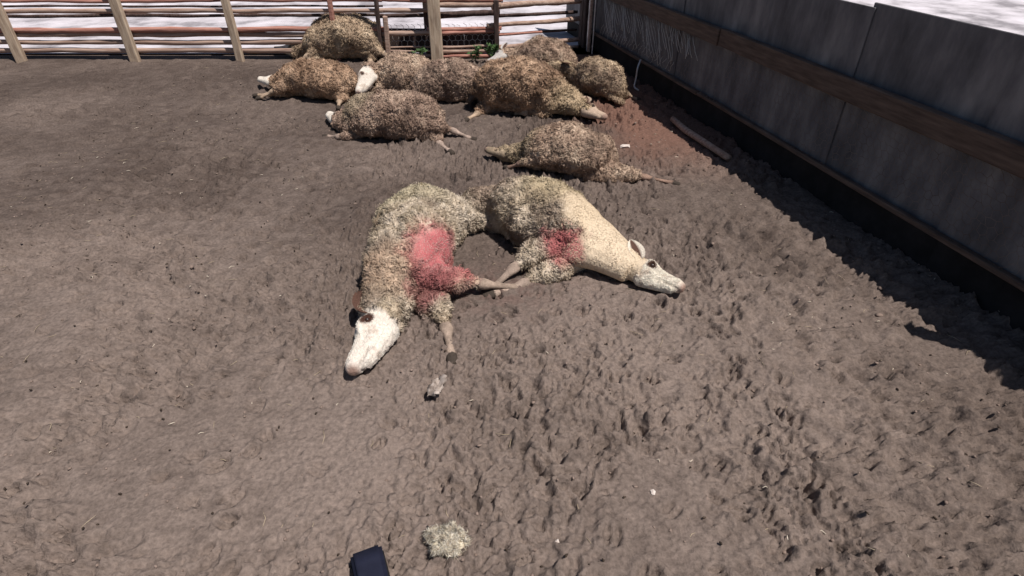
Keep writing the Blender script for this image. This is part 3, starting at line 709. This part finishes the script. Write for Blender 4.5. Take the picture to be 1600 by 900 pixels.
sheep((.185, 2.85), rad(-47), False, 'large sheep with smooth cream neck, pale head pointing right and red-stained chest', 'cream', 1.0, 31000, neck=rad(2), neck_len=.27, neck_z=.085, head=rad(6), head_scale=1.08, length=.9, neck_fat=1.35,
      head_roll=rad(-12), leg_ang=(rad(-20), rad(0), rad(-48), rad(-55)), leg_bend=(rad(15), rad(-10), rad(-12), rad(20)), leg_len=(1, 1, 1.1, .8), lock_len=.023, lock_rad=.0038,
      bare=[(.26, .08, .22, .22, (.62, .50, .36)), (.46, .02, .1, .26, (.66, .54, .40))], stains=[(.29, -.16, .17, .14, (.42, .12, .13))], tint=[(-.02, .12, .3, .30, (.50, .41, .27)), (-.34, -.05, .2, .26, (.27, .20, .16)), (-.30, .12, .2, .2, (.40, .31, .2))],
      seed=2, face=(.74, .67, .57), leg_col=(.36, .28, .23), voxel=.0074, eye_patch=(.07, .038, .028), eye_r=.022, eye_t=.085)
# middle
def px(a, b, z=.17): return at(a, b, z)
sheep(px(888, 228), rad(168), True, 'small brown sheep lying behind the near pair, one thin hind leg stretched right', 'tan', .86, 13500, neck=rad(8), neck_len=.22, head=rad(4), length=.72, neck_fat=.75,
      leg_ang=(rad(50), rad(30), rad(-70), rad(-80)), leg_bend=(rad(50), rad(40), rad(-22), rad(-12)), leg_len=(.6, .6, .8, 1.15), legs=(1, 0, 0, 1), fat=1.02, width=1.08, face=(.27, .21, .15), woolly=.55, tint=[(.42, .05, .15, .3, (.33, .265, .175))], seed=3, leg_col=(.30, .20, .155))
sheep(px(612, 175), rad(178), True, 'greyish brown sheep lying on the left with folded hind legs pointing right', 'brown', .98, 13500, neck=rad(30), neck_len=.2, head=rad(20), length=.82, width=1.08,
      leg_ang=(rad(70), rad(50), rad(-70), rad(-60)), leg_bend=(rad(60), rad(50), rad(-25), rad(38)), leg_len=(.6, .6, .72, .8), seed=4, leg_col=(.40, .31, .26), tint=[(.3, .0, .3, .25, (.35, .29, .21))])
sheep(px(634, 112, .2), rad(190), True, 'sheep with a bright white head resting between the brown sheep at left', 'tan', .92, 12500, neck=rad(-22), neck_len=.15, neck_z=.25, head=rad(-44), head_pitch=rad(-24), head_roll=rad(-15), ears=False, length=.62, width=1.15, head_scale=1.3, woolly=.12,
      leg_ang=(rad(60), rad(40), rad(-40), rad(-55)), leg_bend=(rad(40), rad(30), rad(-30), rad(45)), leg_len=(.6, .6, .6, .6), seed=5, face=(.68, .62, .55))
sheep(px(541, 62, .2), rad(183), True, 'round tan sheep lying against the pole fence, left of the thick post', 'yellow', 1.1, 13500, neck=rad(10), head=rad(5), hump=.05, length=.9, width=1.1,
      leg_ang=(rad(30), rad(10), rad(-30), rad(-20)), leg_bend=(rad(30), rad(20), rad(-30), rad(30)), leg_len=(.6, .6, .6, .6), seed=6)
sheep(px(498, 122), rad(165), True, 'reddish brown sheep just in front of the round tan one, left of the white head', 'rufous', .95, 11500, neck=rad(5), head=rad(10), length=.85,
      leg_ang=(rad(30), rad(50), rad(-30), rad(-40)), leg_bend=(rad(30), rad(20), rad(30), rad(30)), leg_len=(.7, .7, .6, .6), legs=(1, 1, 0, 1), seed=7)
sheep(px(704, 124), rad(4), False, 'brown sheep lying in front of the thick fence post', 'brown', .95, 12500, neck=rad(40), neck_len=.16, head=rad(35), length=.78, width=1.05,
      leg_ang=(rad(30), rad(50), rad(-50), rad(-40)), leg_bend=(rad(30), rad(20), rad(40), rad(30)), leg_len=(.6, .6, .6, .6), seed=8)
sheep(px(812, 142), rad(-12), False, 'large dark tan sheep in the middle of the heap, pale muzzle stretched toward the right', 'rufous', 1.08, 16500, neck=rad(-34), neck_len=.28, head=rad(-4), hump=.03, length=.78, neck_fat=1.3,
      leg_ang=(rad(-60), rad(-50), rad(-50), rad(-40)), leg_bend=(rad(-30), rad(-40), rad(40), rad(30)), leg_len=(.55, .55, .6, .6), legs=(1, 1, 0, 1), width=1.1, seed=9, woolly=.35, face=(.46, .35, .27), tint=[(.45, -.1, .1, .3, (.48, .38, .255))])
sheep(px(846, 97), rad(178), True, 'tan sheep with a greyish white head at the back of the heap by the fence', 'tan', .95, 12500, neck=rad(-4), neck_len=.14, neck_z=.26, head=rad(-24), head_pitch=rad(-16), hump=.05, length=.66, width=1.1,
      leg_ang=(rad(30), rad(50), rad(-50), rad(-40)), leg_bend=(rad(30), rad(20), rad(40), rad(30)), leg_len=(.6, .6, .6, .6), seed=10, face=(.50, .47, .44), eye_patch=(.06, .05, .05))
sheep(px(936, 120), rad(122), False, 'yellowish sheep in the corner beside the dark wall, head turned away', 'yellow', .84, 12500, neck=rad(48), neck_len=.24, neck_z=.27, head=rad(10), head_pitch=rad(5), hump=.04, length=.72, width=1.1,
      leg_ang=(rad(30), rad(50), rad(-50), rad(-40)), leg_bend=(rad(30), rad(20), rad(40), rad(30)), leg_len=(.5, .5, .5, .5), seed=11, woolly=.6, face=(.40, .31, .2))

# ------------------------------------------------------------------ weeds at the foot of the fence
def weed(x, y, h, n, label, seed):
    rr = random.Random(seed); root = empty('weed', (x, y, 0)); tag(root, label, 'weed', 'weeds at the foot of the fence')
    for s in range(4):
        a = rr.uniform(0, 6.3); tip = (math.cos(a) * h * .45, math.sin(a) * h * .45, h * rr.uniform(.6, 1))
        v, f = tube([(0, 0, -.02), (tip[0] * .3, tip[1] * .3, tip[2] * .6), tip], [.004, .003, .0015], 5)
        link('stem', np_mesh('stem', v, f), M['leaf'], root)
        V, F = [], []
        for k in range(n):
            t = rr.uniform(.25, 1); c = Vector((tip[0] * t * .9, tip[1] * t * .9, tip[2] * (.6 * t / .5 if t < .5 else .6 + .4 * (t - .5) * 2)))
            d = Vector((rr.uniform(-1, 1), rr.uniform(-1, 1), rr.uniform(-.2, .8))).normalized(); L = rr.uniform(.035, .075); w = L * .28
            sd = d.cross(Vector((rr.uniform(-1, 1), rr.uniform(-1, 1), 1))).normalized(); b = len(V); up = sd.cross(d) * L * .12
            V += [c, c + d * L * .4 + sd * w, c + d * L * .45 - up, c + d * L * .4 - sd * w, c + d * L - up * 1.5]
            F += [(b, b + 1, b + 2), (b, b + 2, b + 3), (b + 1, b + 4, b + 2), (b + 2, b + 4, b + 3)]
        o = link('leaves', np_mesh('leaves', [tuple(q) for q in V], F, False), M['leaf'], root); o['kind'] = 'stuff'
weed(-1.05, 6.72, .17, 16, 'dark green weed left of the thick fence post', 1)
weed(-.42, 6.80, .16, 16, 'low green weed just right of the thick fence post', 2)
weed(-.20, 6.80, .20, 20, 'leafy green weed growing under the dark middle post', 3)

# ------------------------------------------------------------------ small things on the ground
def lump(name, x, y, size, mat, label, cat, seed, sub=3, amp=.35, z=0.0):
    bm = bmesh.new(); bmesh.ops.create_icosphere(bm, subdivisions=sub, radius=1)
    P = np.array([v.co[:] for v in bm.verts]); P *= (1 + amp * noise3(P[:, 0] * 1.7 + seed, P[:, 1] * 1.7, P[:, 2] * 1.7) + amp * .5 * noise3(P[:, 0] * 4.5, P[:, 1] * 4.5 + seed, P[:, 2] * 4.5))[:, None]
    for v, q in zip(bm.verts, P): v.co = Vector((q[0] * size[0], q[1] * size[1], q[2] * size[2]))
    for f_ in bm.faces: f_.smooth = sub > 1
    me = bpy.data.meshes.new(name); bm.to_mesh(me); bm.free()
    o = link(name, me, M[mat]); o.location = (x, y, ground_z(x, y) + size[2] * .45 + z); o.rotation_euler = (0, 0, seed); return tag(o, label, cat)
x, y = at(1020, 770); lump('stone', x, y, (.013, .008, .006), 'stone', 'tiny white stone on the near mud, right of the other tiny stone', 'stone', 1.3, 1, .8)
x, y = at(870, 847); lump('stone', x, y, (.009, .008, .007), 'stone', 'tiny pale stone near the bottom edge, right of the tuft of wool', 'stone', 2.3, 1, .8)
x, y = at(975, 232); lump('stone', x, y, (.04, .028, .016), 'stone', 'pale flat stone on reddish mud behind the near sheep', 'stone', 3.1, 1, .6)

# tuft of torn wool near the bottom edge
x, y = at(700, 848)
root = empty('wool_tuft', (x, y, ground_z(x, y))); tag(root, 'torn tuft of yellowish white wool on the mud at the bottom', 'wool tuft')
g = np.random.default_rng(55); n = 6000
ang = g.uniform(0, 6.3, n); rr_ = np.sqrt(g.random(n)); P = np.stack([rr_ * np.cos(ang) * .060 * (1 + .25 * np.sin(ang * 3)), rr_ * np.sin(ang) * .046 * (1 + .2 * np.sin(ang * 5 + 1)), .022 * (1 - rr_ ** 2) + .001], -1)
N = np.stack([P[:, 0] * 5, P[:, 1] * 5, np.full(n, .9)], -1) + g.normal(0, .2, (n, 3)); N /= np.linalg.norm(N, axis=1)[:, None]
lc = np.array([[.60, .54, .42], [.68, .63, .54], [.42, .35, .27]])[g.integers(0, 3, n)] * g.uniform(.85, 1.1, n)[:, None]
P[:, 2] += .012 * noise3(P[:, 0] * 45, P[:, 1] * 45, 3.)
keep = noise3(P[:, 0] * 38, P[:, 1] * 38, 9.) + .9 * (1 - rr_) > -.12; P, N, lc = P[keep], N[keep], lc[keep]; n = len(P)
v, f, cc = locks(P, N, (.019 * g.uniform(.4, 1.6, n)), .0014 * g.uniform(.4, 1.3, n), 2.6 * flow(P, 55, 5.) + g.normal(0, .3, (n, 3)), lc, g)
me = np_mesh('locks', v, f); set_col(me, cc); o = link('locks', me, M['wool'], root); o['kind'] = 'stuff'
bm = bmesh.new(); bmesh.ops.create_icosphere(bm, subdivisions=3, radius=1)
for vv in bm.verts: vv.co = Vector((vv.co.x * .052, vv.co.y * .038, vv.co.z * .018 + .001)) * (1 + .14 * math.sin(vv.co.x * 5 + 1) * math.cos(vv.co.y * 6))
me = bpy.data.meshes.new('core'); bm.to_mesh(me); bm.free(); set_col(me, np.tile(np.array([.62, .55, .42]), (len(me.vertices), 1))); link('core', me, M['wool'], root)

# crumpled white scrap
x, y = at(684, 612)
V, F = [], []; rr = random.Random(8); K = 9; J = 6
for i in range(K + 1):
    for j in range(J + 1):
        u, w = i / K, j / J - .5; ht = .014 + .010 * math.sin(u * 7 + w * 5) + .006 * rr.uniform(-1, 1) + .03 * abs(w) * (1 if w > 0 else .5)
        V.append(((w * .055) * (1 - .35 * abs(u - .4)) + .008 * rr.uniform(-1, 1), (u - .5) * .105 + .006 * rr.uniform(-1, 1), max(.002, ht)))
for i in range(K):
    for j in range(J):
        a = i * (J + 1) + j; F.append((a, a + 1, a + J + 2, a + J + 1))
me = np_mesh('white_scrap', V, F, True); o = link('white_scrap', me, M['scrap']); o.location = (x, y, ground_z(x, y) - .002); o.rotation_euler = (0, 0, -.25)
sm = o.modifiers.new('thick', 'SOLIDIFY'); sm.thickness = .0025
tag(o, 'crumpled dirty white scrap on the mud below the near left sheep', 'scrap')

# bent wire hanging at the wall and a pole lying along its foot
v, f = tube(catmull([wpt(1.72, -.10, .27), wpt(1.76, -.14, .20), wpt(1.77, -.15, .10), wpt(1.80, -.17, .04), wpt(1.86, -.15, .02)], 5), [.009] * 21, 7)
tag(link('bent_rod', np_mesh('bent_rod', v, f), M['steel']), 'bent grey rod sticking up from the mud at the foot of the dark wall', 'rod')
v, f = tube([wpt(2.72, -.22, .028), wpt(3.0, -.25, .032), wpt(3.6, -.22, .03)], [.024, .026, .024], 10)
tag(link('fallen_pole', np_mesh('fallen_pole', v, f), M['wood_x']), 'grey wooden pole lying on the mud along the dark wall', 'pole')

# navy boot of the person filming, only its square toe in view
x, y = at(575, 874)
boot = empty('boot', (x + .14 * math.sin(rad(23)), y - .14 * math.cos(rad(23)), ground_z(x, y) + .004), rad(23)); tag(boot, 'dark navy boot toe poking in at the bottom edge', 'boot')
bm = bmesh.new(); bmesh.ops.create_cube(bm, size=1)
for vv in bm.verts: vv.co = Vector((vv.co.x * .092, vv.co.y * .28, vv.co.z * .06 + .052))
bmesh.ops.subdivide_edges(bm, edges=bm.edges[:], cuts=5, use_grid_fill=True)
for vv in bm.verts:
    t = (vv.co.y + .14) / .28
    if vv.co.z > .05: vv.co.z += .035 * max(0, .62 - t) - .012 * max(0, t - .6) / .4
    vv.co.x *= 1 - .10 * math.sin(t * 3.1) * (1 if t < .6 else .4)
bmesh.ops.bevel(bm, geom=[e for e in bm.edges if e.calc_face_angle(0) > .9], offset=.009, segments=2, affect='EDGES')
for f_ in bm.faces: f_.smooth = True
me = bpy.data.meshes.new('upper'); bm.to_mesh(me); bm.free(); link('upper', me, M['boot'], boot)
o = link('sole', box_mesh('sole', (.098, .288, .024), .004), M['sole'], boot); o.location = (0, .001, .012)
v, f = tube([(0, -.085, .06), (0, -.09, .12), (0, -.095, .17)], [.044, .047, .050], 16); link('shaft', np_mesh('shaft', v, f), M['boot'], boot)
